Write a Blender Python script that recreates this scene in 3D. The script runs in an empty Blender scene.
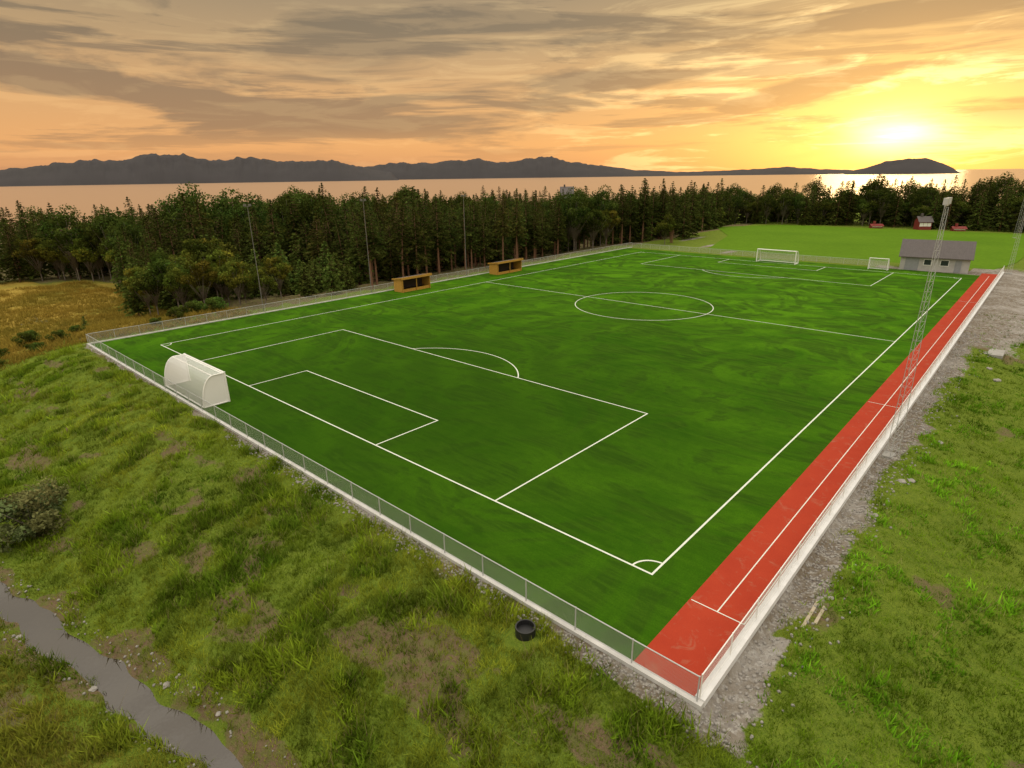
import bpy, bmesh, math, random
import numpy as np
from mathutils import Matrix, Vector
rng=np.random.default_rng(7); random.seed(7)
sc=bpy.context.scene
# ---------------------------------------------------------------- helpers
def link(o,col=None):
    (col or sc.collection).objects.link(o); return o
def nodes(name):
    m=bpy.data.materials.new(name); m.use_nodes=True; nt=m.node_tree; nt.nodes.clear(); return m,nt
def N(nt,t,**kw):
    n=nt.nodes.new(t)
    for k,v in kw.items():
        if k=='inp':
            for a,b in v.items(): n.inputs[a].default_value=b
        else: setattr(n,k,v)
    return n
def L(nt,a,b): nt.links.new(a,b)
def math_n(nt,op,a,b=None,c=None,clamp=False):
    n=nt.nodes.new('ShaderNodeMath'); n.operation=op; n.use_clamp=clamp
    for i,v in enumerate((a,b,c)):
        if v is None: continue
        if isinstance(v,(int,float)): n.inputs[i].default_value=v
        else: nt.links.new(v,n.inputs[i])
    return n.outputs[0]
def mixc(nt,f,a,b,bt='MIX'):
    n=nt.nodes.new('ShaderNodeMix'); n.data_type='RGBA'; n.blend_type=bt
    for i,v in ((0,f),(6,a),(7,b)):
        if isinstance(v,(int,float)): n.inputs[i].default_value=v
        elif isinstance(v,tuple): n.inputs[i].default_value=(*v,1) if len(v)==3 else v
        else: nt.links.new(v,n.inputs[i])
    return n.outputs[2]
def ramp(nt,fac,stops):
    r=nt.nodes.new('ShaderNodeValToRGB'); el=r.color_ramp.elements
    while len(el)<len(stops): el.new(0.5)
    for e,(p,c) in zip(el,stops):
        e.position=p; e.color=(*c,1) if isinstance(c,tuple) else (c,c,c,1)
    nt.links.new(fac,r.inputs[0]); return r.outputs[0]
def noise(nt,vec,scale,detail=4,rough=.55,dist=0):
    n=nt.nodes.new('ShaderNodeTexNoise'); n.inputs['Scale'].default_value=scale; n.inputs['Detail'].default_value=detail
    n.inputs['Roughness'].default_value=rough; n.inputs['Distortion'].default_value=dist
    if vec is not None: nt.links.new(vec,n.inputs['Vector'])
    return n.outputs['Fac']
def out(nt,sh): 
    o=nt.nodes.new('ShaderNodeOutputMaterial'); nt.links.new(sh,o.inputs[0])
def simple(name,col,rough=.6,metal=0,var=.15,scale=3,bump=0,bscale=40):
    m,nt=nodes(name); tc=N(nt,'ShaderNodeTexCoord').outputs['Object']
    f=noise(nt,tc,scale,4)
    c=mixc(nt,f,tuple(max(0,x*(1-var*1.6)) for x in col),tuple(min(1,x*(1+var)) for x in col))
    p=N(nt,'ShaderNodeBsdfPrincipled'); L(nt,c,p.inputs['Base Color']); p.inputs['Roughness'].default_value=rough; p.inputs['Metallic'].default_value=metal
    if bump:
        b=N(nt,'ShaderNodeBump'); b.inputs['Strength'].default_value=bump; L(nt,noise(nt,tc,bscale,4),b.inputs['Height']); L(nt,b.outputs[0],p.inputs['Normal'])
    out(nt,p.outputs[0]); return m
class MB:
    def __init__(s): s.v=[]; s.f=[]; s.m=[]
    def quad(s,pts,mi=0):
        i=len(s.v); s.v+= [tuple(p) for p in pts]; s.f.append(tuple(range(i,i+len(pts)))); s.m.append(mi)
    def box(s,a,b,mi=0):
        x0,y0,z0=a; x1,y1,z1=b; i=len(s.v)
        vs=[(x0,y0,z0),(x1,y0,z0),(x1,y1,z0),(x0,y1,z0),(x0,y0,z1),(x1,y0,z1),(x1,y1,z1),(x0,y1,z1)]
        s.v+=vs
        for f in ((0,3,2,1),(4,5,6,7),(0,1,5,4),(1,2,6,5),(2,3,7,6),(3,0,4,7)): s.f.append(tuple(i+k for k in f)); s.m.append(mi)
    def tube(s,p0,p1,r0,r1=None,n=6,mi=0):
        r1=r0 if r1 is None else r1
        p0=Vector(p0);p1=Vector(p1); d=(p1-p0).normalized()
        a=d.orthogonal().normalized(); b=d.cross(a); i=len(s.v)
        for p,r in ((p0,r0),(p1,r1)):
            for k in range(n):
                t=2*math.pi*k/n; s.v.append(tuple(p+a*math.cos(t)*r+b*math.sin(t)*r))
        for k in range(n): s.f.append((i+k,i+(k+1)%n,i+n+(k+1)%n,i+n+k)); s.m.append(mi)
        s.f.append(tuple(i+k for k in range(n))[::-1]); s.m.append(mi)
        s.f.append(tuple(i+n+k for k in range(n))); s.m.append(mi)
    def path(s,pts,r,n=6,mi=0):
        for a,b in zip(pts[:-1],pts[1:]): s.tube(a,b,r,r,n,mi)
    def mesh(s,name,mats):
        me=bpy.data.meshes.new(name); me.from_pydata(s.v,[],s.f)
        for m in mats: me.materials.append(m)
        me.polygons.foreach_set('material_index',s.m); me.update(); return me
    def obj(s,name,mats,parent=None,col=None):
        o=bpy.data.objects.new(name,s.mesh(name,mats)); link(o,col)
        if parent: o.parent=parent
        return o
def npmesh(name,V,F,mats,mi=None,col=None,smooth=False):
    me=bpy.data.meshes.new(name); k=F.shape[1]
    me.vertices.add(len(V)); me.vertices.foreach_set('co',V.astype(np.float32).ravel())
    me.loops.add(F.size); me.loops.foreach_set('vertex_index',F.astype(np.int32).ravel())
    me.polygons.add(len(F)); me.polygons.foreach_set('loop_start',np.arange(0,F.size,k,dtype=np.int32))
    for m in mats: me.materials.append(m)
    if mi is not None: me.polygons.foreach_set('material_index',mi.astype(np.int32))
    if smooth: me.polygons.foreach_set('use_smooth',np.ones(len(F),bool))
    if col is not None:
        a=me.color_attributes.new('Col','FLOAT_COLOR','POINT'); c=np.ones((len(V),4),np.float32); c[:,:3]=col; a.data.foreach_set('color',c.ravel())
    me.update(calc_edges=True); me.validate(); return me
_tab=np.random.default_rng(3).random((256,256))
def vn(x,y,s):
    x=np.asarray(x)/s+1000.3; y=np.asarray(y)/s+1000.7; xi=np.floor(x).astype(int); yi=np.floor(y).astype(int); fx=x-xi; fy=y-yi
    fx=fx*fx*(3-2*fx); fy=fy*fy*(3-2*fy); g=lambda a,b:_tab[a%256,b%256]
    return (g(xi,yi)*(1-fx)+g(xi+1,yi)*fx)*(1-fy)+(g(xi,yi+1)*(1-fx)+g(xi+1,yi+1)*fx)*fy
def fbm(x,y,s,o=4):
    r=0;a=1;t=0
    for i in range(o): r=r+a*vn(x+i*17.3,y-i*9.1,s/2**i); t+=a; a*=.5
    return r/t
def sst(a,b,x): t=np.clip((x-a)/(b-a),0,1); return t*t*(3-2*t)
# ---------------------------------------------------------------- dimensions (metres)
W,LEN=59.64,101.0
FX0,FX1,FY0,FY1=-66.2,4.55,-5.05,108.0   # fence rectangle
STREAM=np.array([(-70,-26),(-45,-22.5),(-33,-21.0),(-26.3,-19.9),(-22.5,-19.0),(-18.8,-18.3),(-15.6,-17.5),(-12.4,-17.0),(-9.3,-16.2),(-6.0,-15.9),(0,-15.2),(10,-16.5),(30,-20)],float)
EX=[-400,-170,-166,-147,-112,-89,-73,-60]; EY=[-60,-60,2,16,14,6,12,14]   # forest edge
def fedge(x): return np.interp(x,EX,EY)
def dstream(x,y):
    d=np.full(np.shape(x),1e9)
    for (ax,ay),(bx,by) in zip(STREAM[:-1],STREAM[1:]):
        vx,vy=bx-ax,by-ay; t=np.clip(((x-ax)*vx+(y-ay)*vy)/(vx*vx+vy*vy),0,1)
        d=np.minimum(d,np.hypot(x-ax-t*vx,y-ay-t*vy))
    return d+(vn(x,y,1.3)-.5)*.6
def slope(x,y):
    x=np.asarray(x,float); y=np.asarray(y,float)
    dn=np.maximum(0,FY0-.7-y); dl=np.maximum(0,FX0-1.2-x); dr=np.maximum(0,x-FX1-1.4); df=np.maximum(0,y-FY1-1)
    z=-.06-2.3*sst(0,13,dn)-.02*np.minimum(np.maximum(dn-13,0),40)
    z=z-3.2*sst(0,30,dl)-.02*np.clip(dl-30,0,200)
    z=z-.7*sst(0,6,dr)-.01*np.minimum(dr,60)
    z=z-.25*sst(0,10,df)
    return z,dn,dl,dr,df
def H(x,y):
    x=np.asarray(x,float); y=np.asarray(y,float)
    z,dn,dl,dr,df=slope(x,y)
    out_=np.clip((dn+dl+dr)/2.5,0,1)
    ns=(fbm(x,y,5)-.5)*1.1+(fbm(x+50,y,1.3,3)-.5)*.5
    dd=dstream(x,y)
    calm=1-.95*np.exp(-(dd/1.5)**2)
    z=z+out_*ns*calm
    r=np.hypot(x+30,y-40)
    z=z-30*sst(230,900,r)-60*sst(900,2500,r)
    z=z+(fbm(x,y,60)-.5)*4*sst(60,160,np.maximum(dn+dl,dr))
    z=z-.66*np.exp(-(dd/.85)**2)
    z=z-.28*np.exp(-((x-FX1-.6)/.45)**2)*(y<55)
    ins=(x>FX0-.3)&(x<FX1+.15)&(y>FY0-.3)&(y<FY1+4)
    return np.where(ins,-.06,z)
SEA=-25.0
# ---------------------------------------------------------------- materials
def turf_mat():
    m,nt=nodes('artificial_turf'); tc=N(nt,'ShaderNodeTexCoord').outputs['Object']
    sw=noise(nt,tc,.055,4,.6,1.8); sw2=noise(nt,tc,.10,5,.6,4.0); fine=noise(nt,tc,14,2,.7); mid=noise(nt,tc,2.2,4,.7)
    st=N(nt,'ShaderNodeMapping'); st.inputs['Scale'].default_value=(.22,1.7,1); st.inputs['Rotation'].default_value=(0,0,.6); L(nt,tc,st.inputs[0]); streak=noise(nt,st.outputs[0],.8,4,.65,1.6)
    wm=N(nt,'ShaderNodeMapping'); wm.inputs['Location'].default_value=(8,-34,0); L(nt,tc,wm.inputs[0])
    wv=N(nt,'ShaderNodeTexWave',wave_type='RINGS',rings_direction='Z',inp={'Scale':.055,'Distortion':5.0,'Detail':4.0,'Detail Scale':.6,'Detail Roughness':.6}); L(nt,wm.outputs[0],wv.inputs['Vector'])
    arcs=math_n(nt,'MULTIPLY',ramp(nt,wv.outputs['Fac'],[(.35,0.0),(.9,1.0)]),ramp(nt,sw,[(.42,.25),(.6,1.0)]))
    c=mixc(nt,ramp(nt,sw,[(.38,0.0),(.58,1.0)]),(.036,.122,.0035),(.090,.240,.006))
    c=mixc(nt,math_n(nt,'MULTIPLY',ramp(nt,sw2,[(.46,0.0),(.58,1.0)]),.85),c,(.030,.066,.006))
    c=mixc(nt,math_n(nt,'MULTIPLY',arcs,.55),c,(.030,.070,.006))
    c=mixc(nt,math_n(nt,'MULTIPLY',ramp(nt,streak,[(.42,0.0),(.62,1.0)]),.32),c,(.11,.26,.010))
    c=mixc(nt,ramp(nt,mid,[(.3,.25),(.6,0.0)]),c,(.022,.075,.004))
    c=mixc(nt,ramp(nt,fine,[(.35,.45),(.7,0.0)]),c,(.018,.062,.003))
    geo=N(nt,'ShaderNodeVectorMath',operation='DISTANCE'); L(nt,tc,geo.inputs[0]); geo.inputs[1].default_value=(-26,5,0)
    g=math_n(nt,'ADD',geo.outputs['Value'],math_n(nt,'MULTIPLY',math_n(nt,'SUBTRACT',sw2,.5),60))
    g=ramp(nt,math_n(nt,'DIVIDE',g,60),[(.1,.74),(.5,.34),(.85,0.0)])
    c=mixc(nt,g,c,(.017,.050,.003))
    p=N(nt,'ShaderNodeBsdfPrincipled'); L(nt,c,p.inputs['Base Color']); p.inputs['Roughness'].default_value=1; p.inputs['Specular IOR Level'].default_value=.02
    b=N(nt,'ShaderNodeBump',inp={'Strength':.5,'Distance':.03}); L(nt,noise(nt,tc,30,2,.7),b.inputs['Height']); L(nt,b.outputs[0],p.inputs['Normal'])
    out(nt,p.outputs[0]); return m
def ground_mat():
    m,nt=nodes('ground_soil_and_grass'); tc=N(nt,'ShaderNodeTexCoord').outputs['Object']
    at=N(nt,'ShaderNodeVertexColor',layer_name='Col'); sp=N(nt,'ShaderNodeSeparateColor'); L(nt,at.outputs[0],sp.inputs[0])
    n1=noise(nt,tc,.25,4,.6); n2=noise(nt,tc,2.5,5,.7); n3=noise(nt,tc,18,3,.75)
    g=mixc(nt,n1,(.08,.14,.014),(.18,.24,.028)); g=mixc(nt,ramp(nt,n2,[(.35,.0),(.7,.7)]),g,(.22,.27,.035))
    g=mixc(nt,ramp(nt,n3,[(.3,.65),(.6,0.0)]),g,(.035,.065,.012))
    def wob(ch,amt=.9):
        v=math_n(nt,'ADD',ch,math_n(nt,'MULTIPLY',math_n(nt,'SUBTRACT',n2,.5),amt)); return ramp(nt,v,[(.38,0.0),(.62,1.0)])
    mead=mixc(nt,n2,(.26,.19,.035),(.42,.29,.06)); mead=mixc(nt,ramp(nt,noise(nt,tc,.06,3),[(.5,0.0),(.62,.6)]),mead,(.16,.18,.03))
    c=mixc(nt,wob(sp.outputs[2],.5),g,mead)
    dirt=mixc(nt,n3,(.08,.052,.03),(.25,.18,.115)); dirt=mixc(nt,ramp(nt,n2,[(.42,0.0),(.58,.65)]),dirt,(.12,.15,.03)); c=mixc(nt,wob(sp.outputs[0],1.6),c,dirt)
    vo=N(nt,'ShaderNodeTexVoronoi',inp={'Scale':9}); L(nt,tc,vo.inputs['Vector'])
    vs=N(nt,'ShaderNodeSeparateColor'); L(nt,vo.outputs['Color'],vs.inputs[0])
    grav=mixc(nt,vs.outputs[0],(.11,.09,.08),(.42,.40,.37)); grav=mixc(nt,ramp(nt,n2,[(.40,0.0),(.56,.85)]),grav,(.17,.135,.095)); grav=mixc(nt,ramp(nt,n1,[(.45,0.0),(.65,.45)]),grav,(.46,.44,.42))
    c=mixc(nt,wob(sp.outputs[1],1.6),c,grav)
    p=N(nt,'ShaderNodeBsdfPrincipled'); L(nt,c,p.inputs['Base Color']); p.inputs['Roughness'].default_value=.95; p.inputs['Specular IOR Level'].default_value=.05
    h=math_n(nt,'ADD',n2,math_n(nt,'MULTIPLY',n3,.5))
    b=N(nt,'ShaderNodeBump',inp={'Strength':.9,'Distance':.15}); L(nt,h,b.inputs['Height']); L(nt,b.outputs[0],p.inputs['Normal'])
    out(nt,p.outputs[0]); return m
def foliage_mat(name,trans=.3):
    m,nt=nodes(name); at=N(nt,'ShaderNodeVertexColor',layer_name='Col')
    oi=N(nt,'ShaderNodeObjectInfo'); hs=N(nt,'ShaderNodeHueSaturation'); L(nt,at.outputs[0],hs.inputs['Color'])
    L(nt,math_n(nt,'MULTIPLY_ADD',oi.outputs['Random'],.04,.48),hs.inputs['Hue']); L(nt,math_n(nt,'MULTIPLY_ADD',oi.outputs['Random'],.7,.7),hs.inputs['Value'])
    d=N(nt,'ShaderNodeBsdfDiffuse'); t=N(nt,'ShaderNodeBsdfTranslucent'); L(nt,hs.outputs[0],d.inputs[0]); L(nt,hs.outputs[0],t.inputs[0])
    x=N(nt,'ShaderNodeMixShader'); x.inputs[0].default_value=trans; L(nt,d.outputs[0],x.inputs[1]); L(nt,t.outputs[0],x.inputs[2]); out(nt,x.outputs[0]); return m
def net_mat(name,col,pitch,duty,diamond=True):
    m,nt=nodes(name); tc=N(nt,'ShaderNodeTexCoord').outputs['Object']; s=N(nt,'ShaderNodeSeparateXYZ'); L(nt,tc,s.inputs[0])
    if diamond:
        h=math_n(nt,'ADD',s.outputs[0],s.outputs[1]); a=math_n(nt,'ADD',h,s.outputs[2]); b=math_n(nt,'SUBTRACT',h,s.outputs[2])
    else:
        a=s.outputs[0]; b=math_n(nt,'ADD',s.outputs[1],s.outputs[2])
    fa=math_n(nt,'LESS_THAN',math_n(nt,'FRACT',math_n(nt,'DIVIDE',a,pitch)),duty); fb=math_n(nt,'LESS_THAN',math_n(nt,'FRACT',math_n(nt,'DIVIDE',b,pitch)),duty)
    k=math_n(nt,'MAXIMUM',fa,fb)
    p=N(nt,'ShaderNodeBsdfPrincipled',inp={'Base Color':(*col,1),'Roughness':.5}); t=N(nt,'ShaderNodeBsdfTransparent')
    x=N(nt,'ShaderNodeMixShader'); L(nt,k,x.inputs[0]); L(nt,t.outputs[0],x.inputs[1]); L(nt,p.outputs[0],x.inputs[2]); out(nt,x.outputs[0]); return m
def track_mat():
    m,nt=nodes('red_tartan'); tc=N(nt,'ShaderNodeTexCoord').outputs['Object']
    n1=noise(nt,tc,.5,4,.6); n3=noise(nt,tc,60,2,.7)
    c=mixc(nt,n1,(.31,.032,.016),(.43,.058,.026)); c=mixc(nt,ramp(nt,n3,[(.35,.3),(.6,0.0)]),c,(.2,.025,.015))
    dn=noise(nt,tc,1.3,5,.7,1.0); c=mixc(nt,ramp(nt,dn,[(.56,0.0),(.72,.35)]),c,(.34,.20,.13))
    p=N(nt,'ShaderNodeBsdfPrincipled',inp={'Roughness':.95,'Specular IOR Level':.08}); L(nt,c,p.inputs['Base Color']); out(nt,p.outputs[0]); return m
M_turf=turf_mat(); M_ground=ground_mat(); M_leaf=foliage_mat('foliage',.25); M_grass=foliage_mat('grass_blades',.3)
M_paint=simple('white_line_paint',(.70,.73,.66),.7,var=.15,scale=2); M_track=track_mat()
M_conc=simple('pale_concrete',(.58,.57,.56),.8,var=.25,scale=1.5,bump=.2); M_conc2=simple('weathered_concrete',(.33,.32,.30),.9,var=.3,scale=1.5,bump=.3); M_conc3=simple('white_concrete',(.72,.72,.73),.8,var=.15,scale=1.5,bump=.2)
M_steel=simple('galvanised_steel',(.48,.49,.50),.5,.3,var=.1)
M_white=simple('white_paint',(.80,.80,.78),.45,var=.05)
M_bark=simple('bark',(.22,.115,.065),.9,var=.35,scale=5)
M_bark2=simple('grey_bark',(.18,.15,.12),.9,var=.35,scale=5)
M_fence=net_mat('chain_link_wire',(.40,.41,.40),.06,.14); M_fence2=net_mat('bright_chain_link_wire',(.78,.79,.83),.06,.26); M_gnet=net_mat('goal_net',(.82,.82,.82),.10,.28,False); M_gnet2=net_mat('goal_net_fine',(.82,.82,.82),.10,.16,False)
M_ochre=simple('ochre_boards',(.50,.27,.045),.6,var=.25,scale=4); M_dark=simple('dark_interior',(.05,.035,.025),.8)
M_roof=simple('roof_sheet',(.09,.075,.075),.6,var=.2,scale=2); M_wall=simple('white_boards',(.40,.39,.38),.7,var=.25,scale=1)
M_red=simple('red_boards',(.20,.025,.02),.6); M_glass=simple('dark_glass',(.03,.035,.04),.1)
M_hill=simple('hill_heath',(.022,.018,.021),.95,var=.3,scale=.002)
M_stone=simple('stone',(.30,.28,.26),.9,var=.3,scale=4,bump=.4); M_wood=simple('bleached_timber',(.40,.34,.25),.8,var=.2,scale=6)
M_black=simple('black_plastic',(.012,.012,.013),.5)
# ---------------------------------------------------------------- ground sheet
def axis(a,b,st,lim):
    c=list(np.arange(a,b+st/2,st)); s=st; x=b
    hi=[]; 
    while x<lim: s*=1.22; x+=s; hi.append(x)
    s=st; x=a; lo=[]
    while x>-lim: s*=1.22; x-=s; lo.append(x)
    return np.array(lo[::-1]+c+hi)
xs=axis(-95,30,.28,60000); ys=axis(-32,70,.28,60000)
X,Y=np.meshgrid(xs,ys,indexing='ij'); Z=H(X,Y); nx,ny=X.shape
V=np.stack([X.ravel(),Y.ravel(),Z.ravel()],1); idx=np.arange(nx*ny).reshape(nx,ny)
F=np.stack([idx[:-1,:-1],idx[1:,:-1],idx[1:,1:],idx[:-1,1:]],-1).reshape(-1,4)
def dirtm(x,y):
    near=np.exp(-((y+9.5)/3.6)**2)*sst(-62,-30,x)*(x<6)
    d=fbm(x*.8,y*1.3,2.4,5)+.03*near-.075
    d=d+.18*np.exp(-((dstream(x,y)-1.0)/.5)**2)*(fbm(x,y,3)>.42)
    d=np.where(x>6,fbm(x+9,y,4,4)-.14,d)
    d=sst(.50,.64,d)*(y<70)*(np.abs(x+40)<75)*.85
    woods=sst(0,3,y-fedge(x))*(x<-70)*(y<200)
    return np.maximum(d,woods*.9)
def gravm(x,y):
    wv=(fbm(x,y,2.2,4)-.5)
    g1=(1-sst(.15,.55,FY0-y+wv*1.3))*(x<FX1+1.5)*(x>FX0-1)*(y<0)
    g2=(1-sst(.5,1.5,x-FX1-.016*np.clip(y,0,50)+wv*3.0))*(y>FY0-1.0)*(y<118)*(x>0)
    g3=sst(48,58,y+ (fbm(x,y,6)-.5)*10)*(1-sst(7,9.5,x-.03*y+ (fbm(x,y,8)-.5)*3))*(x>4)*(y<122)*.85
    g4=(x>-14)*(x<6)*(y>102)*(y<113)*1.
    g5=np.exp(-((x+57+ (y-128)*.9)/1.3)**2)*(y>112)*(y<165)*(x<-40)
    return np.clip(np.maximum.reduce([g1,g2,g3,g4,g5]),0,1)
def meadm(x,y):
    m=sst(2,10,FX0-x+ (fbm(x,y,9)-.5)*8)*(y<60)*(1-sst(0,3,y-fedge(x)))
    m2=sst(0,2.5,dstream(x,y)*np.sign(-(y-np.interp(x,STREAM[:,0],STREAM[:,1])))-.2)*.42
    return np.maximum(m,m2*(x>-80))
col=np.stack([dirtm(X,Y),gravm(X,Y),meadm(X,Y)],-1).reshape(-1,3)
ground=link(bpy.data.objects.new('ground',npmesh('ground',V,F,[M_ground],col=col,smooth=True)))
m,nt=nodes('mown_grass'); tc=N(nt,'ShaderNodeTexCoord').outputs['Object']
c=mixc(nt,noise(nt,tc,.05,4,.6),(.07,.15,.008),(.13,.24,.014)); c=mixc(nt,ramp(nt,noise(nt,tc,1.5,4,.7),[(.35,.4),(.65,0.0)]),c,(.05,.10,.008))
p=N(nt,'ShaderNodeBsdfPrincipled',inp={'Roughness':1,'Specular IOR Level':.03}); L(nt,c,p.inputs['Base Color']); out(nt,p.outputs[0]); M_mown=m
mb=MB(); poly=[(-50,113.5),(2.5,113.5),(5.5,130),(9,198),(-60,196),(-75,176),(-60,150)]
mb.quad([(x,y,-.22) for x,y in poly]); mb.obj('grass_field',[M_mown])
# ---------------------------------------------------------------- turf, track, lines
mb=MB(); mb.quad([(FX0+.1,FY0+.1,0),(2.0,FY0+.1,0),(2.0,106,0),(FX0+.1,106,0)]); mb.obj('football_pitch',[M_turf])
mb=MB(); mb.quad([(2.0,FY0+.1,.006),(4.4,FY0+.1,.006),(4.4,109,.006),(2.0,109,.006)]); mb.obj('running_track',[M_track])
mb=MB(); ZL=.012
def line(x0,y0,x1,y1,w=.10,z=ZL):
    d=Vector((x1-x0,y1-y0)).normalized(); n=Vector((-d.y,d.x))*w/2; e=d*w/2
    a=Vector((x0,y0))-e; b=Vector((x1,y1))+e; mb.quad([(a.x+n.x,a.y+n.y,z),(a.x-n.x,a.y-n.y,z),(b.x-n.x,b.y-n.y,z),(b.x+n.x,b.y+n.y,z)])
def arc(cx,cy,r,t0,t1,w=.10,z=ZL+.004,n=96):
    for i in range(n):
        a=t0+(t1-t0)*i/n; b=t0+(t1-t0)*(i+1)/n; r0,r1=r-w/2,r+w/2
        mb.quad([(cx+r0*math.cos(a),cy+r0*math.sin(a),z),(cx+r1*math.cos(a),cy+r1*math.sin(a),z),(cx+r1*math.cos(b),cy+r1*math.sin(b),z),(cx+r0*math.cos(b),cy+r0*math.sin(b),z)])
h=.10
line(-W,0,0,0); line(-W,LEN,0,LEN); line(-W,h,-W,LEN-h,z=ZL+.002); line(0,h,0,LEN-h,z=ZL+.002); line(-W+h,LEN/2,-h,LEN/2)
cxm=-W/2
for y0,s in ((0,1),(LEN,-1)):
    for hw,dp in ((20.16,16.5),(9.16,5.5)):
        line(cxm-hw,y0+s*h,cxm-hw,y0+s*dp,z=ZL+.002); line(cxm+hw,y0+s*h,cxm+hw,y0+s*dp,z=ZL+.002); line(cxm-hw+h,y0+s*dp,cxm+hw-h,y0+s*dp)
    t=math.acos(5.5/9.15)
    arc(cxm,y0+s*11,9.15,s*math.pi/2-t,s*math.pi/2+t)
arc(cxm,LEN/2,9.15,0,2*math.pi)
arc(0,0,1,math.pi/2,math.pi,n=16,w=.09); arc(-W,0,1,0,math.pi/2,n=16,w=.09); arc(0,LEN,1,math.pi,1.5*math.pi,n=16,w=.09); arc(-W,LEN,1,1.5*math.pi,2*math.pi,n=16,w=.09)
mb.obj('pitch_markings',[M_paint])
mb=MB(); line(3.2,-.4,3.2,106,.05); line(2.1,-.4,4.3,-.4,.05,z=ZL+.003); line(4.3,-.4,4.3,106,.05); line(2.1,29.6,4.3,29.6,.05,z=ZL+.003); line(2.1,79,4.3,79,.05,z=ZL+.003)
mb.obj('track_markings',[M_paint])
# ---------------------------------------------------------------- kerbs and fences
mb=MB()
mb.box((FX0-.16,FY0-.16,-.55),(FX1+.20,FY0+.08,.10)); mb.box((FX0-.16,FY0+.08,-.55),(FX0+.1,FY1,.10)); mb.box((FX1-.13,FY0+.08,-.8),(FX1+.22,FY1+4,.16),1)
mb.obj('concrete_kerb',[M_conc,M_conc3])
def fence(name,p0,p1,hh=1.05,step=2.5,z0=.1,net=None,mid=False):
    mb=MB(); p0=Vector(p0); p1=Vector(p1); Ln=(p1-p0).length; n=max(1,round(Ln/step))
    for i in range(n+1):
        p=p0.lerp(p1,i/n); mb.tube((p.x,p.y,z0-.03),(p.x,p.y,z0+hh+.03),.028,n=8)
    mb.tube((p0.x,p0.y,z0+hh),(p1.x,p1.y,z0+hh),.024,n=6); mb.tube((p0.x,p0.y,z0+.09),(p1.x,p1.y,z0+.09),.012,n=4)
    if mid: mb.tube((p0.x,p0.y,z0+hh*.5),(p1.x,p1.y,z0+hh*.5),.012,n=4)
    mb.quad([(p0.x,p0.y,z0+.08),(p1.x,p1.y,z0+.08),(p1.x,p1.y,z0+hh),(p0.x,p0.y,z0+hh)],1)
    return mb.obj(name,[M_white if mid else M_steel,net or M_fence])
fence('chain_link_fence',(FX0,FY0-.04,0),(FX1,FY0-.04,0)); fence('chain_link_fence',(FX0,FY0+.1,0),(FX0,FY1,0))
fence('chain_link_fence',(FX1+.03,FY0+.1,0),(FX1+.03,FY1+4,0),net=M_fence2,mid=True); fence('chain_link_fence',(FX0+.1,FY1,0),(-12,FY1,0),z0=-.05)
# ---------------------------------------------------------------- goals
def goal(name,w,hh,top,depth,loc,rotz,net,r=.06):
    mb=MB(); a=-w/2; b=w/2
    prof=[(0,hh),(top*.6,hh)]+[(top*.6+(depth-top*.6)*math.sin(t),hh*math.cos(t)*.97+.03) for t in np.linspace(.25,math.pi/2,8)]
    prof[-1]=(depth,.05)
    for x in (a,b):
        mb.tube((x,0,0),(x,0,hh+r),r,n=10); mb.path([(x,-d,z) for d,z in prof],r*.7,8); mb.tube((x,0,.05),(x,-depth,.05),r*.7,n=8)
        mb.quad([(x,0,.04)]+[(x,-d,z) for d,z in prof],1)
    mb.tube((a,0,hh),(b,0,hh),r,n=10); mb.tube((a,-depth,.05),(b,-depth,.05),r*.7,n=8); mb.tube((a,-top*.6,hh),(b,-top*.6,hh),r*.5,n=8)
    for (d0,z0),(d1,z1) in zip(prof[:-1],prof[1:]): mb.quad([(a,-d0,z0),(b,-d0,z0),(b,-d1,z1),(a,-d1,z1)],1)
    o=mb.obj(name,[M_white,net]); o.location=loc; o.rotation_euler=(0,0,rotz); return o
goal('football_goal',8.0,2.44,1.6,1.95,(-40.5,-2.75,0),0,M_gnet,.08)
goal('football_goal',7.32,2.44,1.0,2.0,(cxm,LEN,0),math.pi,M_gnet2,.09)
goal('small_football_goal',3,2,.6,1.1,(-12.6,103,0),math.pi,M_gnet2,.06)
# ---------------------------------------------------------------- dugouts
def dugout(y0,y1):
    e=link(bpy.data.objects.new('team_dugout',None)); e.location=(-63.1,(y0+y1)/2,0); l=(y1-y0)/2
    mb=MB(); mb.box((-2.0,-l,0),(-1.9,l,1.9)); mb.box((-1.9,-l,0),(0,-l+.08,1.95)); mb.box((-1.9,l-.08,0),(0,l,1.95)); mb.box((-.05,-l+.08,0),(0,l-.08,.45)); mb.obj('walls',[M_ochre],e)
    mb=MB(); mb.quad([(-2.2,-l-.2,1.95),(.35,-l-.2,2.3),(.35,l+.2,2.3),(-2.2,l+.2,1.95)]); mb.quad([(-2.2,-l-.2,1.87),(-2.2,l+.2,1.87),(.35,l+.2,2.22),(.35,-l-.2,2.22)]); mb.obj('roof',[M_roof],e)
    mb=MB(); mb.box((.30,-l-.22,1.98),(.36,l+.22,2.34)); 
    for s in (-1,1):
        y=s*(l+.21); mb.quad([(-2.2,y,1.8),(.3,y,2.1),(.3,y,2.34),(-2.2,y,2.0)])
    mb.obj('fascia',[M_ochre],e)
    mb=MB(); mb.box((-1.7,-l+.1,.40),(-1.3,l-.1,.46)); mb.box((-1.88,-l+.09,.02),(-1.84,l-.09,1.85)); mb.obj('bench_and_dark_back',[M_dark],e)  # dark seat, plus a dark sheet lining the back wall for a dark inside
    mb=MB()
    for t in (-1,0,1): mb.box((-.06+.11,t*(l-.1)-.05,0),(.03+.11,t*(l-.1)+.05,2.0))
    mb.obj('posts',[M_ochre],e)
dugout(35.6,41.2); dugout(57.0,63.5)
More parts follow.
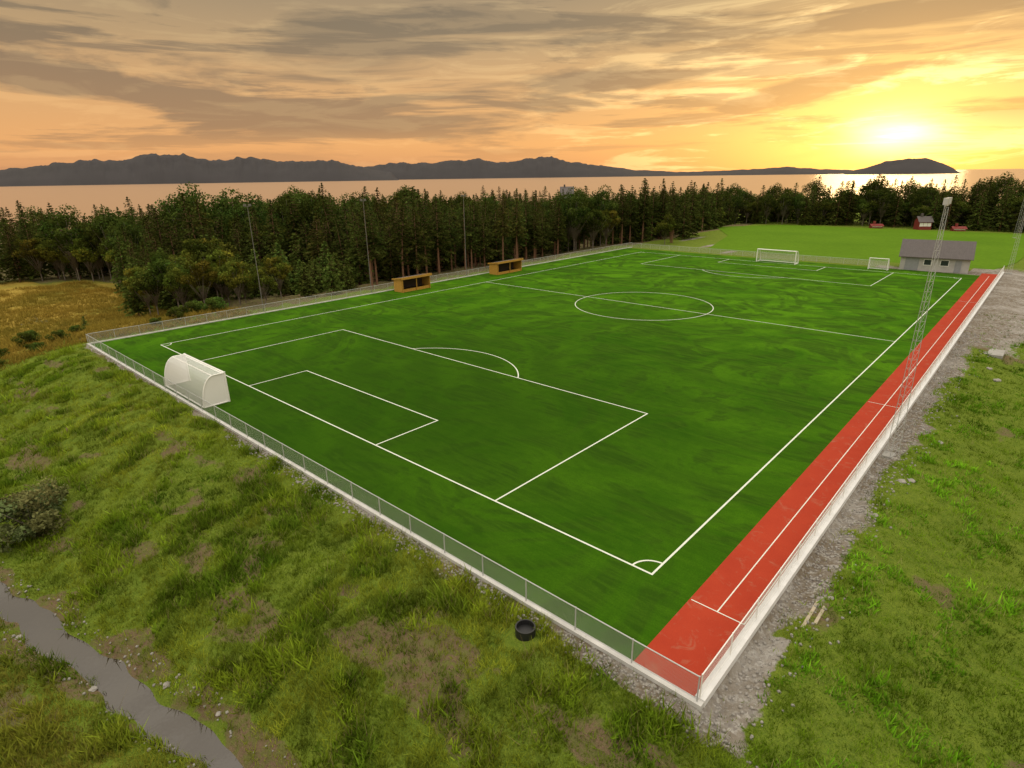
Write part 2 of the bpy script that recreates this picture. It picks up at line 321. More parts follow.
# ---------------------------------------------------------------- storage shed
e=link(bpy.data.objects.new('storage_shed',None)); e.location=(-5.2,109.4,-.05); e.rotation_euler=(0,0,math.radians(8)); e.scale=(.93,1,1)
mb=MB(); mb.box((-5.4,-2.8,0),(5.4,2.8,2.6))
for s in (-1,1):
    x=5.4*s; mb.quad([(x,-2.8,2.6),(x,2.8,2.6),(x,0,4.9)])
mb.obj('walls',[M_wall],e)
mb=MB()
for s in (-1,1):
    a=(-5.8,s*3.3,2.32); b=(5.8,s*3.3,2.32); c_=(5.8,0,5.05); d=(-5.8,0,5.05); up=.1
    mb.quad([a,b,c_,d]); mb.quad([(p[0],p[1],p[2]+up) for p in (a,b,c_,d)]); mb.quad([a,b,(b[0],b[1],b[2]+up),(a[0],a[1],a[2]+up)])
    for x in np.arange(-5.7,5.75,.38): mb.tube((x,s*3.3,2.44),(x,0,5.17),.03,n=4)
mb.obj('roof',[M_roof],e)
mb=MB(); mb.box((-4.6,-2.84,.05),(-2.4,-2.8,2.2)); mb.box((3.2,-2.84,.05),(4.2,-2.8,2.1)); mb.obj('doors',[simple('grey_door',(.25,.26,.28))],e)
mb=MB(); mb.box((-1.6,-2.83,1.1),(-.4,-2.8,2.0)); mb.box((1.0,-2.83,1.1),(2.2,-2.8,2.0)); mb.obj('windows',[M_glass],e)
mb=MB()
for x0,x1 in ((-1.6,-.4),(1.0,2.2)):
    mb.box((x0-.08,-2.86,1.02),(x1+.08,-2.831,1.1)); mb.box((x0-.08,-2.86,2.0),(x1+.08,-2.831,2.08)); mb.box((x0-.08,-2.86,1.1),(x0,-2.831,2.0)); mb.box((x1,-2.86,1.1),(x1+.08,-2.831,2.0))
mb.obj('window_frames',[M_white],e)
def house(name,loc,w,d,hw,hr,rot,wall,roof):
    e=link(bpy.data.objects.new(name,None)); e.location=loc; e.rotation_euler=(0,0,rot)
    mb=MB(); mb.box((-w/2,-d/2,-1),(w/2,d/2,hw))
    for s in (-1,1): mb.quad([(s*w/2,-d/2,hw),(s*w/2,d/2,hw),(s*w/2,0,hr-.1)])
    mb.obj('walls',[wall],e)
    mb=MB()
    for s in (-1,1):
        mb.quad([(-w/2-.3,s*(d/2+.4),hw-.25),(w/2+.3,s*(d/2+.4),hw-.25),(w/2+.3,0,hr),(-w/2-.3,0,hr)])
    mb.box((-.3-w*.2,-.3,hr-.4),(.3-w*.2,.3,hr+.8)); mb.obj('roof',[roof],e)
    mb=MB()
    for x in (-w*.3,0,w*.3):
        mb.box((x-.5,-d/2-.04,hw*.4),(x+.5,-d/2-.003,hw*.8))
    mb.obj('windows',[M_white if wall is M_red else M_glass],e)
house('red_cabin',(-21,201,-.3),3.6,3,2.5,3.9,.6,M_red,M_roof)
house('red_cabin',(-12,201,-.3),3.2,2,.9,1.3,.5,M_red,M_red)
house('red_cabin',(-33,199,-.3),3.2,2,.9,1.3,.6,M_red,M_red)
house('white_house',(-141,181,-3),5,6,12.3,15.3,.7,M_white,M_roof)
# ---------------------------------------------------------------- floodlight masts
def mast_mesh():
    mb=MB(); hh=15.2; n=26
    def leg(k,z): r=.28*(1-z/hh)+.11; t=2*math.pi*k/3; return (r*math.cos(t),r*math.sin(t),z)
    for k in range(3):
        mb.tube(leg(k,0),leg(k,hh),.018,.013,n=6)
        for i in range(n):
            z0=hh*i/n; z1=hh*(i+1)/n; mb.tube(leg(k,z0),leg((k+1)%3,z1),.007,n=4); mb.tube(leg(k,z1),leg((k+1)%3,z1),.007,n=4)
    mb.box((-.45,-.45,-.4),(.45,.45,.10),2)
    mb.tube((-.7,0,hh+.1),(.7,0,hh+.1),.04)
    for x in (-.5,.5):
        mb.box((x-.2,-.12,hh+.15),(x+.2,.10,hh+.5),0); mb.quad([(x-.18,-.125,hh+.17),(x+.18,-.125,hh+.17),(x+.18,-.125,hh+.48),(x-.18,-.125,hh+.48)],1)
    return mb.mesh('floodlight_mast',[M_steel,M_glass,M_conc2])
def pole_mesh():
    mb=MB(); hh=13.6
    mb.tube((0,0,-.2),(0,0,hh),.06,.035,n=8,mi=0); mb.tube((-.4,0,hh),(.4,0,hh),.03)
    for x in (-.32,.32): mb.box((x-.16,-.1,hh+.03),(x+.16,.1,hh+.3),0)
    return mb.mesh('lighting_pole',[simple('weathered_pole',(.16,.15,.14),.7)])
mm=mast_mesh(); pm=pole_mesh()
for me_,nm,x,y,r in ((mm,'floodlight_mast',5.35,20.8,-1.57),(mm,'floodlight_mast',5.4,112,-1.57),(mm,'floodlight_mast',2,185,-1),(pm,'lighting_pole',-67.5,15.5,1.57),(pm,'lighting_pole',-67.5,33,1.57),(pm,'lighting_pole',-67.5,53.5,1.57)):
    o=link(bpy.data.objects.new(nm,me_)); o.location=(x,y,float(H(x,y))); o.rotation_euler=(0,0,r)
# ---------------------------------------------------------------- foliage generators
def orient_quads(C,A,B,col):
    n=len(C); V=np.stack([C-A,C+B,C+A,C-B],1).reshape(-1,3); F=np.arange(4*n).reshape(n,4); return V,F,np.repeat(col,4,axis=0)
def rdir(n,r):
    v=r.normal(size=(n,3)); return v/np.linalg.norm(v,axis=1,keepdims=True)
def tri_join(mb,V,F,col,name,mats):
    v2=np.array(mb.v); nq=[f for f in mb.f if len(f)==4]; F2=np.array(nq)
    Vall=np.vstack([v2,V]); Fall=np.vstack([F2,F+len(v2)]); mi=np.concatenate([np.zeros(len(F2)),np.ones(len(F))])
    ca=np.vstack([np.ones((len(v2),3))*.1,col]); return npmesh(name,Vall,Fall,mats,mi,ca)
def conifer(seed,hh,cb,rm,base=(.040,.060,.013),dens=1.0):
    r=np.random.default_rng(seed); mb=MB()
    lean=r.normal(0,.02,2)*hh
    pts=[(lean[0]*t*t,lean[1]*t*t,hh*t*.97) for t in (0,.3,.6,1)]
    rad=[.014*hh,.011*hh,.007*hh,.01]
    for i in range(3): mb.tube(pts[i],pts[i+1],rad[i],rad[i+1],7)
    for i in range(int(22*(cb>1.2))):
        z=r.uniform(.1,1)*cb; t=r.uniform(0,6.28); l=r.uniform(.5,1.4); mb.tube((0,0,z),(l*math.cos(t),l*math.sin(t),z-r.uniform(-.1,.3)),.02,.008,4)
    C=[];A=[];B=[];K=[]
    z=cb
    while z<hh:
        t=(z-cb)/(hh-cb); R=rm*((1-t)**.7)*(.55+.45*min(1,t*5+.3)); nb=int(5+4*(1-t))
        off=r.uniform(0,6.28)
        for k in range(nb):
            a=off+2*math.pi*k/nb+r.normal(0,.25); rr=R*r.uniform(.55,1.25); rise=r.uniform(-.15,.3)*(.4+t); tone=r.uniform(.55,1.45)
            if r.random()<.12: continue
            if rr>.5: mb.tube((lean[0]*t*t,lean[1]*t*t,z),(rr*.8*math.cos(a),rr*.8*math.sin(a),z+rr*.8*rise-.1*rr),.022,.008,4)
            ns=max(2,int(rr/.26*dens))
            s=np.linspace(.22,1,ns)+r.normal(0,.04,ns)
            for rep in range(3):
                w=.12+.25*rr*(1-np.abs(s-.5))*.6
                side=r.uniform(-1,1,ns)*w
                px=rr*s*math.cos(a)-side*math.sin(a); py=rr*s*math.sin(a)+side*math.cos(a); pz=z+rr*s*rise-.22*rr*s*s+r.normal(0,.09,ns)
                C.append(np.stack([px+lean[0]*t*t,py+lean[1]*t*t,pz],1))
                an=a+r.normal(0,.7,ns); tl=r.normal(-.15,.35,ns); ln=r.uniform(.16,.34,ns)*(.7+.4*(1-t))
                ax=np.stack([np.cos(an)*np.cos(tl),np.sin(an)*np.cos(tl),np.sin(tl)],1)
                bx=np.cross(ax,rdir(ns,r)); bx/=np.linalg.norm(bx,axis=1,keepdims=True)+1e-6
                A.append(ax*ln[:,None]); B.append(bx*(ln*.42)[:,None])
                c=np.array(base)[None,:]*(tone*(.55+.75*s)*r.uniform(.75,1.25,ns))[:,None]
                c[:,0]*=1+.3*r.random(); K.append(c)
        z+=(.30+.16*(1-t))*hh/12*r.uniform(.8,1.2)+.04
    V,F,K=orient_quads(np.vstack(C),np.vstack(A),np.vstack(B),np.vstack(K))
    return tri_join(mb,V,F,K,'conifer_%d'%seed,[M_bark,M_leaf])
def broadleaf(seed,hh,rad,base=(.08,.112,.02),nc=26,nl=130,ls=.16,cb=.3,trunk=.1):
    r=np.random.default_rng(seed); mb=MB(); C=[];A=[];B=[];K=[]
    mb.tube((0,0,-.2),(0,0,hh*.35),trunk,trunk*.7,7)
    cz=hh*(cb+1)/2; sz=hh*(1-cb)/2
    for i in range(nc):
        d=rdir(1,r)[0]; q=r.uniform(.35,.95)
        c=np.array([d[0]*rad*q,d[1]*rad*q,cz+d[2]*sz*q*.85]); cr=r.uniform(.22,.42)*rad*1.0
        mb.tube((0,0,hh*.3*r.uniform(.5,1)),tuple(c),trunk*.35,.012,4)
        p=rdir(nl,r); rr=cr*r.uniform(.35,1.1,nl)**.6; P=c+p*rr[:,None]*np.array([1,1,.8])
        tone=r.uniform(.65,1.35); hue=r.uniform(.85,1.25)
        sz_=r.uniform(.6,1.3,nl)*ls; a=rdir(nl,r); b=np.cross(a,rdir(nl,r)); b/=np.linalg.norm(b,axis=1,keepdims=True)+1e-6
        C.append(P);A.append(a*sz_[:,None]);B.append(b*(sz_*.6)[:,None])
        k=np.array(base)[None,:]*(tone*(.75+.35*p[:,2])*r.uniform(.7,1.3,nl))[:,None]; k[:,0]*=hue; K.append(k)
    V,F,K=orient_quads(np.vstack(C),np.vstack(A),np.vstack(B),np.vstack(K))
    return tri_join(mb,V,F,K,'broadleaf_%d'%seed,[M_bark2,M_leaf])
tall=[conifer(11,14.4,5.4,2.8),conifer(12,13.6,4.2,2.7),conifer(13,14.8,6.4,2.6),conifer(14,13.0,3.0,3.0,(.048,.069,.015)),conifer(15,14.0,6.2,2.4,(.056,.067,.015))]
low=[conifer(16,14.0,1.2,3.1),conifer(17,13.0,1.0,2.9,(.048,.069,.015)),conifer(18,11.8,.8,2.9,(.05,.075,.015))]
young=[conifer(21,7.5,1.0,1.9,(.065,.10,.02)),conifer(22,6.2,.6,1.7,(.07,.105,.022)),conifer(23,8.5,1.6,2.0,(.06,.095,.02))]
decid=[broadleaf(31,9.5,2.9),broadleaf(32,7.5,2.6,(.11,.15,.024)),broadleaf(33,12,3.3,(.062,.092,.018),34),broadleaf(34,8.5,2.4,(.14,.16,.024))]
bush=[broadleaf(41,2.6,1.6,(.15,.185,.07),22,160,.09,.02,.04),broadleaf(42,2.0,1.4,(.09,.135,.025),18,150,.08,.02,.04)]
def place(name,me,x,y,s=1,col=None,dz=0):
    o=link(bpy.data.objects.new(name,me),col); o.location=(x,y,float(H(x,y))-.1+dz); o.rotation_euler=(0,0,random.uniform(0,6.28)); k=s*random.uniform(.88,1.08); o.scale=(k*random.uniform(.9,1.15),k*random.uniform(.9,1.15),k); return o
fc=bpy.data.collections.new('distant_forest_trees')
for gx in np.arange(-225,-70.5,3.6):
    for gy in np.arange(-50,205,3.6):
        x=gx+random.uniform(-1.6,1.6); y=gy+random.uniform(-1.6,1.6)
        fe=float(fedge(x))
        if y<fe or x>-71.2: continue
        if y>118 and x>-78-(y-118)*.15+8: continue
        d=-71-x; dn=y-fe
        front=(d<7) or (dn<8 and x<-73)
        depth=math.hypot(x-10,y+20)
        if not front and depth>170 and dn>30 and random.random()<.4: continue
        if d>45 and dn>45 and random.random()<.5: continue
        cl=float(vn(x,y,14)); g2=float(vn(x+300,y,24))
        if y<36 and d<30:
            if random.random()<.25: continue
            if cl<.5: me,nm=random.choice(young),'spruce_tree'
            else: me,nm=random.choice(decid[:2]+decid[3:]),'birch_tree'
            s=random.uniform(.65,1.0)
            if d>14: s*=1.25
        elif y<60 and d<14 and cl>.45:
            me,nm=random.choice(decid),'birch_tree'; s=random.uniform(.7,.95)
        elif cl>.66: me,nm=random.choice(decid),'birch_tree'; s=1.2
        elif d<6: me,nm=random.choice(tall),'pine_tree'; s=random.uniform(.82,1.0)
        else: me,nm=random.choice((tall+low) if dn>10 else low),'pine_tree'; s=random.uniform(.8,1.04)
        if not front: s*=.80+.42*g2
        if x<-112: s*=1.10
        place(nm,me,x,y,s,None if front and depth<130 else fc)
for k in range(110):
    x=random.uniform(-88,-58); y=random.uniform(118,185)
    if x>-60-(y-118)*.25: continue
    place('t',random.choice(tall[:2]+low+decid),x,y,random.uniform(.95,1.15),fc)
for gx in np.arange(-100,75,3.2):
    for k in range(5):
        x=gx+random.uniform(-1.7,1.7); y=206+k*4.5+random.uniform(-2,2)+max(0,-gx-40)*-.3
        r_=random.random(); place('t',random.choice(low if r_<.55 else [decid[2],decid[0]]),x,y,random.uniform(.85,1.08)*(.90+.28*float(vn(x,y,12)))*(1 if r_<.55 else 1.1),fc)
e=link(bpy.data.objects.new('distant_forest',None)); e.instance_type='COLLECTION'; e.instance_collection=fc
place('willow_bush',bush[0],-30.0,-17.2,1.25); place('willow_bush',bush[0],-32.5,-16.0,.9); place('spruce_sapling',young[1],12.2,60,.55); place('spruce_sapling',young[0],13.2,63,.55)
place('spruce_sapling',young[1],-86,-1,.35)
for x,y,s in ((-70,-9,.7),(-72,-6.5,.8),(-74.5,-9,.9),(-70.2,3,.6),(-71.5,6,.9),(-73,-12,.8),(-78,-13,.8),(-82,-15,.9),(-76,-4,.6),(-79,-8,.7),(-69.5,-13,.7),(-72,11,1.1),(-74,9,1.2)): place('shrub',bush[1],x,y,s)
# ---------------------------------------------------------------- grass
DX,DY=-1.9,-6.45
def grass(name,n,sampler,hmin,hmax,wid,colfn,blades=5,spread=.10,lean=.45,clumpy=True):
    x,y=sampler(n); n=len(x); z=H(x,y); cl=fbm(x,y,1.1,2); hgt=rng.uniform(hmin,hmax,n)*((.25+1.5*cl) if clumpy else 1); col=colfn(x,y)
    x=np.repeat(x,blades)+rng.normal(0,spread,n*blades); y=np.repeat(y,blades)+rng.normal(0,spread,n*blades); z=np.repeat(z,blades)-.03; h=np.repeat(hgt,blades)*rng.uniform(.6,1.2,n*blades)
    col=np.repeat(col,blades,axis=0)*rng.uniform(.7,1.3,(n*blades,1)); m=n*blades
    t=rng.uniform(0,6.28,m); w=wid*rng.uniform(.6,1.4,m); lx=rng.normal(0,lean,m)*h; ly=rng.normal(0,lean,m)*h
    a=np.stack([x-w*np.cos(t),y-w*np.sin(t),z],1); b=np.stack([x+w*np.cos(t),y+w*np.sin(t),z],1); c=np.stack([x+lx,y+ly,z+h],1)
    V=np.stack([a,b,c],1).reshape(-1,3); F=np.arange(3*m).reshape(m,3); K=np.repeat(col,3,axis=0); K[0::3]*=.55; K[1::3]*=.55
    return link(bpy.data.objects.new(name,npmesh(name,V,F,[M_grass],col=K)))
def samp(x0,x1,y0,y1,ref=22,pw=1.3,keepdirt=.3,clump=0):
    def f(n):
        x=rng.uniform(x0,x1,n); y=rng.uniform(y0,y1,n); d=np.hypot(np.hypot(x-10,y+20),17)
        k=rng.random(n)<np.minimum(1,(ref/d)**pw); ins=(x>FX0-.4)&(x<FX1+.5)&(y>FY0-.22)&(y<FY1+5)
        k&=~ins; k&=rng.random(n)>gravm(x,y)*.93-.02; k&=rng.random(n)>dirtm(x,y)*(1-keepdirt); k&=dstream(x,y)>.72; k&=np.hypot(x-DX,y-DY+.25)>.75
        if clump: k&=fbm(x+77,y,1.6,3)>clump
        return x[k],y[k]
    return f
def gcol(x,y):
    n=fbm(x,y,6,3)[:,None]; n=np.clip((n-.5)*1.8+.5,0,1); n2=vn(x+31,y,1.1)[:,None]; n3=vn(x-11,y,.6)[:,None]; a=np.array([.155,.235,.018]); b=np.array([.32,.36,.036]); c=np.array([.075,.14,.016])
    k=a*(1-n)+b*n; k=np.where(n2>.6,k*.45+c*.55,k)*(.55+.95*n3)  # patchy dark and light tones put clump shadows and highlights into blade colour
    far=sst(0,1.5,-(y-np.interp(x,STREAM[:,0],STREAM[:,1]))-.8)[:,None]; k=k*(1-far*.6)+np.array([.32,.26,.05])*far*.6
    r=sst(5,7,x)[:,None]; k=k*(1-r)+np.array([.16,.265,.016])*(.5+1.0*n)*(.6+.8*n3)*r
    return k
def mcol(x,y): n=fbm(x,y,8,3)[:,None]; return np.array([.44,.30,.055])*(1-n)+np.array([.26,.23,.04])*n
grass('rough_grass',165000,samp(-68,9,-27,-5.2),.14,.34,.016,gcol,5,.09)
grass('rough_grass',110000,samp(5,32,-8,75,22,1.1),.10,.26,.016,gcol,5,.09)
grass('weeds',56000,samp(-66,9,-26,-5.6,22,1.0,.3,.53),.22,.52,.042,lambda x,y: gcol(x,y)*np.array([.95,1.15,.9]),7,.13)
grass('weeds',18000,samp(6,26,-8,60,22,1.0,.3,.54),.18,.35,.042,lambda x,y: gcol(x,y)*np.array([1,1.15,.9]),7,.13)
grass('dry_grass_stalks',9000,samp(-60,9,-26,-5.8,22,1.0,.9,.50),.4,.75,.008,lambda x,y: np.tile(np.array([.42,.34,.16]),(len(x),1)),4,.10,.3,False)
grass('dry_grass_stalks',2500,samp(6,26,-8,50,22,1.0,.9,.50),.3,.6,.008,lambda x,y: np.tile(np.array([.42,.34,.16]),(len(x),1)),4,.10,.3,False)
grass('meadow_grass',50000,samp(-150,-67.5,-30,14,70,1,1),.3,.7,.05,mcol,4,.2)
# ---------------------------------------------------------------- stream water
m,nt=nodes('stream_water'); tc=N(nt,'ShaderNodeTexCoord').outputs['Object']
p=N(nt,'ShaderNodeBsdfPrincipled',inp={'Base Color':(.035,.026,.020,1),'Roughness':.03,'IOR':1.75})
b=N(nt,'ShaderNodeBump',inp={'Strength':.05,'Distance':.03}); L(nt,noise(nt,tc,6.0,2,.5),b.inputs['Height']); L(nt,b.outputs[0],p.inputs['Normal']); out(nt,p.outputs[0])
pts=[]
for (ax,ay),(bx,by) in zip(STREAM[:-1],STREAM[1:]):
    k=max(2,int(math.hypot(bx-ax,by-ay)/.6))
    for i in range(k): pts.append((ax+(bx-ax)*i/k,ay+(by-ay)*i/k))
P=np.array(pts); zz=slope(P[:,0],P[:,1])[0]-.40; ker=np.ones(21)/21; zz=np.convolve(np.pad(zz,10,mode='edge'),ker,mode='valid')
mb=MB(); prev=None
for i in range(len(P)):
    d=P[min(i+1,len(P)-1)]-P[max(i-1,0)]; d=d/np.hypot(*d); nn=np.array([-d[1],d[0]])*1.0
    cur=((P[i,0]+nn[0],P[i,1]+nn[1],zz[i]),(P[i,0]-nn[0],P[i,1]-nn[1],zz[i]))
    if prev: mb.quad([prev[0],prev[1],cur[1],cur[0]])
    prev=cur
mb.obj('stream',[m])
# ---------------------------------------------------------------- small things by the fence
def rock(name,x,y,s):
    bm=bmesh.new(); bmesh.ops.create_icosphere(bm,subdivisions=2,radius=s)
    for v in bm.verts: v.co*=random.uniform(.75,1.15); v.co.z*=.6
    me=bpy.data.meshes.new(name); bm.to_mesh(me); bm.free(); me.materials.append(M_stone); o=link(bpy.data.objects.new(name,me)); o.location=(x,y,float(H(x,y))+s*.1)
for x,y,s in ((6.6,17,.24),(7.0,17.4,.2),(6.3,12,.15),(-9.5,-15.4,.12),(-12.5,-16.2,.15),(-21,-19.6,.15),(-15,-18.2,.16),(7.4,25,.2),(9,44,.3),(8.2,46,.25),(6,6,.12),(6.4,3.6,.12)): rock('rock',x,y,s)
V=[];F=[];o0=0
ico=bmesh.new(); bmesh.ops.create_icosphere(ico,subdivisions=1,radius=1); IV=np.array([v.co[:] for v in ico.verts]); IF=np.array([[v.index for v in f.verts] for f in ico.faces]); ico.free()
for k in range(3600):
    if k%3==0: x=rng.uniform(-30,FX1+1); y=FY0-.25-abs(rng.normal(0,.4))
    elif k%7==1: x=rng.uniform(-35,2); y=float(np.interp(x,STREAM[:,0],STREAM[:,1]))+rng.choice([-1,1])*rng.uniform(.6,1.3)
    else: x=FX1+.3+abs(rng.normal(0,.9)); y=rng.uniform(FY0-1.2,60)
    s=rng.uniform(.02,.08); V.append(IV*s*rng.uniform(.6,1.3,(len(IV),3))+np.array([x,y,float(H(x,y))+s*.3])); F.append(IF+o0); o0+=len(IV)
link(bpy.data.objects.new('rubble',npmesh('rubble',np.vstack(V),np.vstack(F),[M_stone])))
mb=MB(); z=float(H(6.6,1.5)); mb.box((6.0,1.0,z+.05),(6.12,3.0,z+.10)); mb.box((6.3,1.6,z+.02),(6.42,2.9,z+.07)); mb.obj('timber_planks',[M_wood])
mb=MB(); mb.box((6.2,52,-1.2),(8.8,54.6,-.25)); mb.obj('concrete_slab',[M_conc2])
mb=MB(); x,y=DX,DY; z=float(H(x,y))+.10
n=20
for i in range(n):
    a=2*math.pi*i/n; b=2*math.pi*(i+1)/n
    for r0,r1,z0,z1 in ((.40,.40,-.6,.26),(.40,.35,.26,.26),(.35,.35,.26,-.5)):
        mb.quad([(x+r0*math.cos(a),y+r0*math.sin(a),z+z0),(x+r0*math.cos(b),y+r0*math.sin(b),z+z0),(x+r1*math.cos(b),y+r1*math.sin(b),z+z1),(x+r1*math.cos(a),y+r1*math.sin(a),z+z1)])
mb.quad([(x+.36*math.cos(2*math.pi*i/n),y+.36*math.sin(2*math.pi*i/n),z+.05) for i in range(n)]); mb.obj('drain_pipe',[M_black])
# ---------------------------------------------------------------- sea and islands
m,nt=nodes('sea_water'); tc=N(nt,'ShaderNodeTexCoord').outputs['Object']
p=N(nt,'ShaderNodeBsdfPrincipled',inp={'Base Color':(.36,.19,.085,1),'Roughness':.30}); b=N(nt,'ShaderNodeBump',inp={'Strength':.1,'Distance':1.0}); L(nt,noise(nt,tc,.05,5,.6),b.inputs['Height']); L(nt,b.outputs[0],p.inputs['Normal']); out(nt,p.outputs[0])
mb=MB(); n=96; R=80000
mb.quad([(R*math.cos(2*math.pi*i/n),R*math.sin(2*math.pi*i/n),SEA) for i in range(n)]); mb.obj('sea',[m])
YAW=.7364; CAM=Vector((10.2403,-20.4229,16.8804))
def island(name,prof,D,depth):
    # prof: (bearing in degrees from the pitch diagonal, skyline elevation in units of 1/590.9)
    b=np.array([q[0] for q in prof]); el=np.array([q[1] for q in prof],float)
    bb=np.linspace(b[0],b[-1],int((b[-1]-b[0])*9)); ee=np.interp(bb,b,el)
    hh=np.maximum(0,(CAM.z-SEA)+D*ee*.001596/np.sqrt(1.1249+(1.0606*np.tan(np.radians(np.clip(bb,-60,60))))**2))
    taper=np.minimum(1,np.minimum(bb-b[0],b[-1]-bb)/.6)
    hh=hh*np.clip(taper,0,1); hh=hh*(1+.12*(fbm(bb*1,bb*0,.5,3)-.5)*2)
    J=np.linspace(-1,1,13); rows=[]
    for j in J:
        w=(1-abs(j))**.8; az=YAW-np.radians(bb); d=D+j*depth
        nz=1+.35*(fbm(bb*2,np.full_like(bb,j*5),.8,3)-.5)*(abs(j)>.05)
        rows.append(np.stack([CAM.x-np.sin(az)*d,CAM.y+np.cos(az)*d,SEA-3+(hh+3)*w*nz],1))
    V=np.vstack(rows); nb=len(bb); i=np.arange(V.shape[0]).reshape(len(J),nb)
    F=np.stack([i[:-1,:-1],i[:-1,1:],i[1:,1:],i[1:,:-1]],-1).reshape(-1,4)
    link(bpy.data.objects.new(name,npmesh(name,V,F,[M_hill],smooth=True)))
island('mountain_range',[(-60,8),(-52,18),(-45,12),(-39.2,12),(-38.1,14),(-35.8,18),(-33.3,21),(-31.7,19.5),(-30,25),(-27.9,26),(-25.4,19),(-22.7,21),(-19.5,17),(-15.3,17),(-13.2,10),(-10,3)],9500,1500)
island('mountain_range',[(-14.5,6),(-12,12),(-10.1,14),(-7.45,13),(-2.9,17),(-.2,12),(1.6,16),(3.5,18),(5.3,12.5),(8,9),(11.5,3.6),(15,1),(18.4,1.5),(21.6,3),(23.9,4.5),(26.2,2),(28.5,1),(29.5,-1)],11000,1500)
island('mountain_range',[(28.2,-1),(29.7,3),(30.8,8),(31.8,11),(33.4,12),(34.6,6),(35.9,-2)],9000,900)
# ---------------------------------------------------------------- world
SB=math.radians(31.1); SAZ=YAW-SB; SEL=math.radians(2.6)
sd=Vector((-math.sin(SAZ)*math.cos(SEL),math.cos(SAZ)*math.cos(SEL),math.sin(SEL)))
w=bpy.data.worlds.new('World'); sc.world=w; w.use_nodes=True; nt=w.node_tree; nt.nodes.clear()
tc=N(nt,'ShaderNodeTexCoord').outputs['Generated']; s=N(nt,'ShaderNodeSeparateXYZ'); L(nt,tc,s.inputs[0]); z=math_n(nt,'MAXIMUM',s.outputs[2],0.0)
def mapped(sz,loc=(0,0,0)):
    mp=N(nt,'ShaderNodeMapping'); mp.inputs['Scale'].default_value=(1,1,sz); mp.inputs['Location'].default_value=loc; L(nt,tc,mp.inputs[0]); return mp.outputs[0]
base=ramp(nt,z,[(0,(.62,.29,.14)),(.045,(.80,.39,.15)),(.11,(.68,.37,.155)),(.18,(.48,.31,.155)),(.27,(.27,.21,.135)),(.42,(.95,.87,.70)),(1,(2.45,2.25,1.9))])
c1=noise(nt,mapped(8.5,(.4,.2,1.3)),2.4,7,.58,.5); c2=noise(nt,mapped(7,(3.1,1.7,.4)),5.5,6,.62,.7); c3=noise(nt,mapped(13,(7,3,2)),3.4,6,.6,.3)
dot=N(nt,'ShaderNodeVectorMath',operation='DOT_PRODUCT')
nr=N(nt,'ShaderNodeVectorMath',operation='NORMALIZE'); L(nt,mapped(2.0),nr.inputs[0])
sv=Vector((sd.x,sd.y,sd.z*2)).normalized(); L(nt,nr.outputs[0],dot.inputs[0]); dot.inputs[1].default_value=sv
d=math_n(nt,'MAXIMUM',dot.outputs['Value'],0.0); anti=math_n(nt,'MAXIMUM',math_n(nt,'MULTIPLY',dot.outputs['Value'],-1.0),0.0)
g1=math_n(nt,'POWER',d,16); g2=math_n(nt,'POWER',d,90); g3=math_n(nt,'POWER',d,800)
def addc(a,col,f): 
    m_=mixc(nt,f,(0,0,0),col); return mixc(nt,1.0,a,m_,'ADD')
lit=addc(base,(.26,.15,.01),g1)
lit=addc(lit,(.42,.34,.06),g2)
band=ramp(nt,c2,[(.50,0.0),(.60,1.0)])
bright=addc(lit,(.60,.46,.20),math_n(nt,'MULTIPLY',band,math_n(nt,'MULTIPLY_ADD',g1,1.2,.10)))
cm=ramp(nt,c1,[(.46,0.0),(.54,1.0)]); cm2=ramp(nt,c3,[(.52,0.0),(.59,1.0)])
hz=ramp(nt,z,[(0,.05),(.03,.35),(.07,.95),(.30,.9),(.45,.25)])
dark=addc(mixc(nt,ramp(nt,z,[(0,0.0),(.2,1.0)]),(.33,.18,.11),(.165,.125,.085)),(.22,.11,.015),g1)
dark=mixc(nt,math_n(nt,'MULTIPLY',band,.38),dark,(.42,.28,.15))
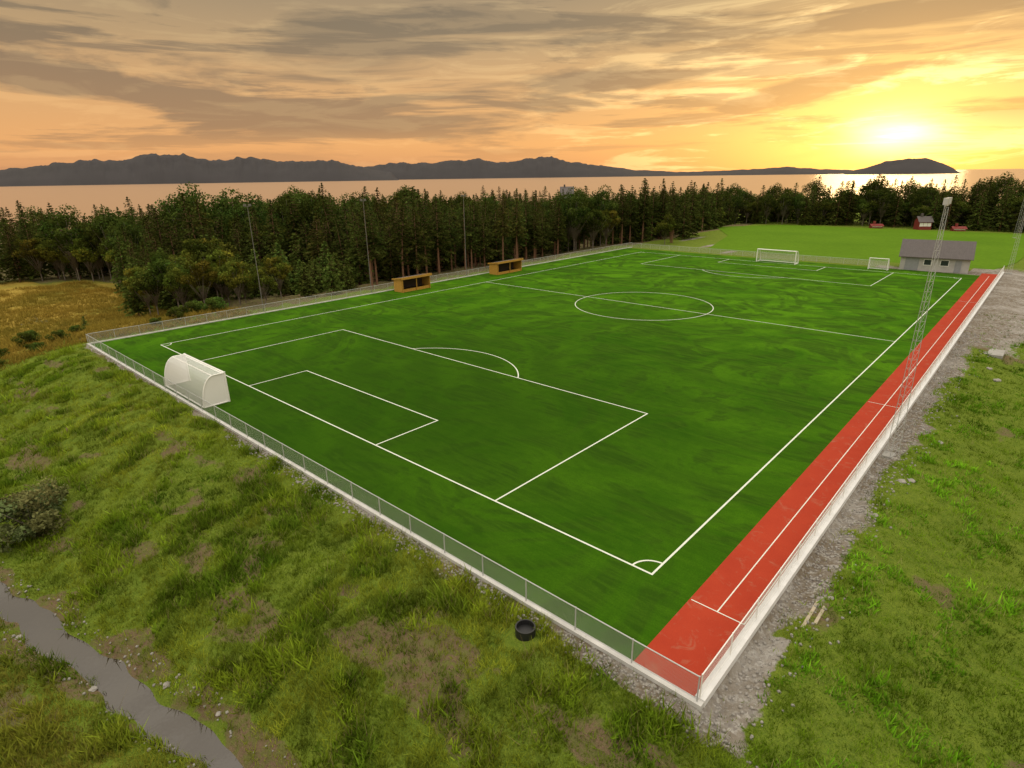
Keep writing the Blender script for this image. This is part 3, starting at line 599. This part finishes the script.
cc=math_n(nt,'MAXIMUM',cm,math_n(nt,'MULTIPLY',cm2,.85))
skyc=mixc(nt,math_n(nt,'MULTIPLY',math_n(nt,'MULTIPLY',cc,hz),.84),bright,dark)
skyc=addc(skyc,(1.5,1.3,.65),g3)
skyc=addc(skyc,(.5,.47,.40),anti)
ns=N(nt,'ShaderNodeTexSky',sky_type='NISHITA'); ns.sun_disc=False; ns.sun_elevation=SEL; ns.sun_rotation=-SAZ
bg=N(nt,'ShaderNodeBackground'); L(nt,skyc,bg.inputs[0]); bg.inputs[1].default_value=1.0
bg2=N(nt,'ShaderNodeBackground'); L(nt,ns.outputs[0],bg2.inputs[0]); bg2.inputs[1].default_value=.02
ad=N(nt,'ShaderNodeAddShader'); L(nt,bg.outputs[0],ad.inputs[0]); L(nt,bg2.outputs[0],ad.inputs[1])
wo=N(nt,'ShaderNodeOutputWorld'); L(nt,ad.outputs[0],wo.inputs[0])
ld=bpy.data.lights.new('sun','SUN'); ld.energy=.45; ld.angle=math.radians(10); ld.color=(1,.66,.30); lo=link(bpy.data.objects.new('sun',ld))
lo.rotation_euler=sd.to_track_quat('Z','Y').to_euler()
# ---------------------------------------------------------------- camera
cam=bpy.data.cameras.new('camera'); co=link(bpy.data.objects.new('camera',cam)); sc.camera=co
cam.sensor_width=36; cam.lens=36*590.9/1024; cam.clip_end=200000; cam.clip_start=.1
pi_,ro=.3396,-.0136
fw=Vector((-math.sin(YAW)*math.cos(pi_),math.cos(YAW)*math.cos(pi_),-math.sin(pi_))); rt=Vector((math.cos(YAW),math.sin(YAW),0)); up=rt.cross(fw)
r2=rt*math.cos(ro)+up*math.sin(ro); u2=-rt*math.sin(ro)+up*math.cos(ro)
co.matrix_world=Matrix(((r2.x,u2.x,-fw.x,CAM.x),(r2.y,u2.y,-fw.y,CAM.y),(r2.z,u2.z,-fw.z,CAM.z),(0,0,0,1)))
sc.view_settings.view_transform='Standard'; sc.view_settings.look='None'; sc.view_settings.exposure=0
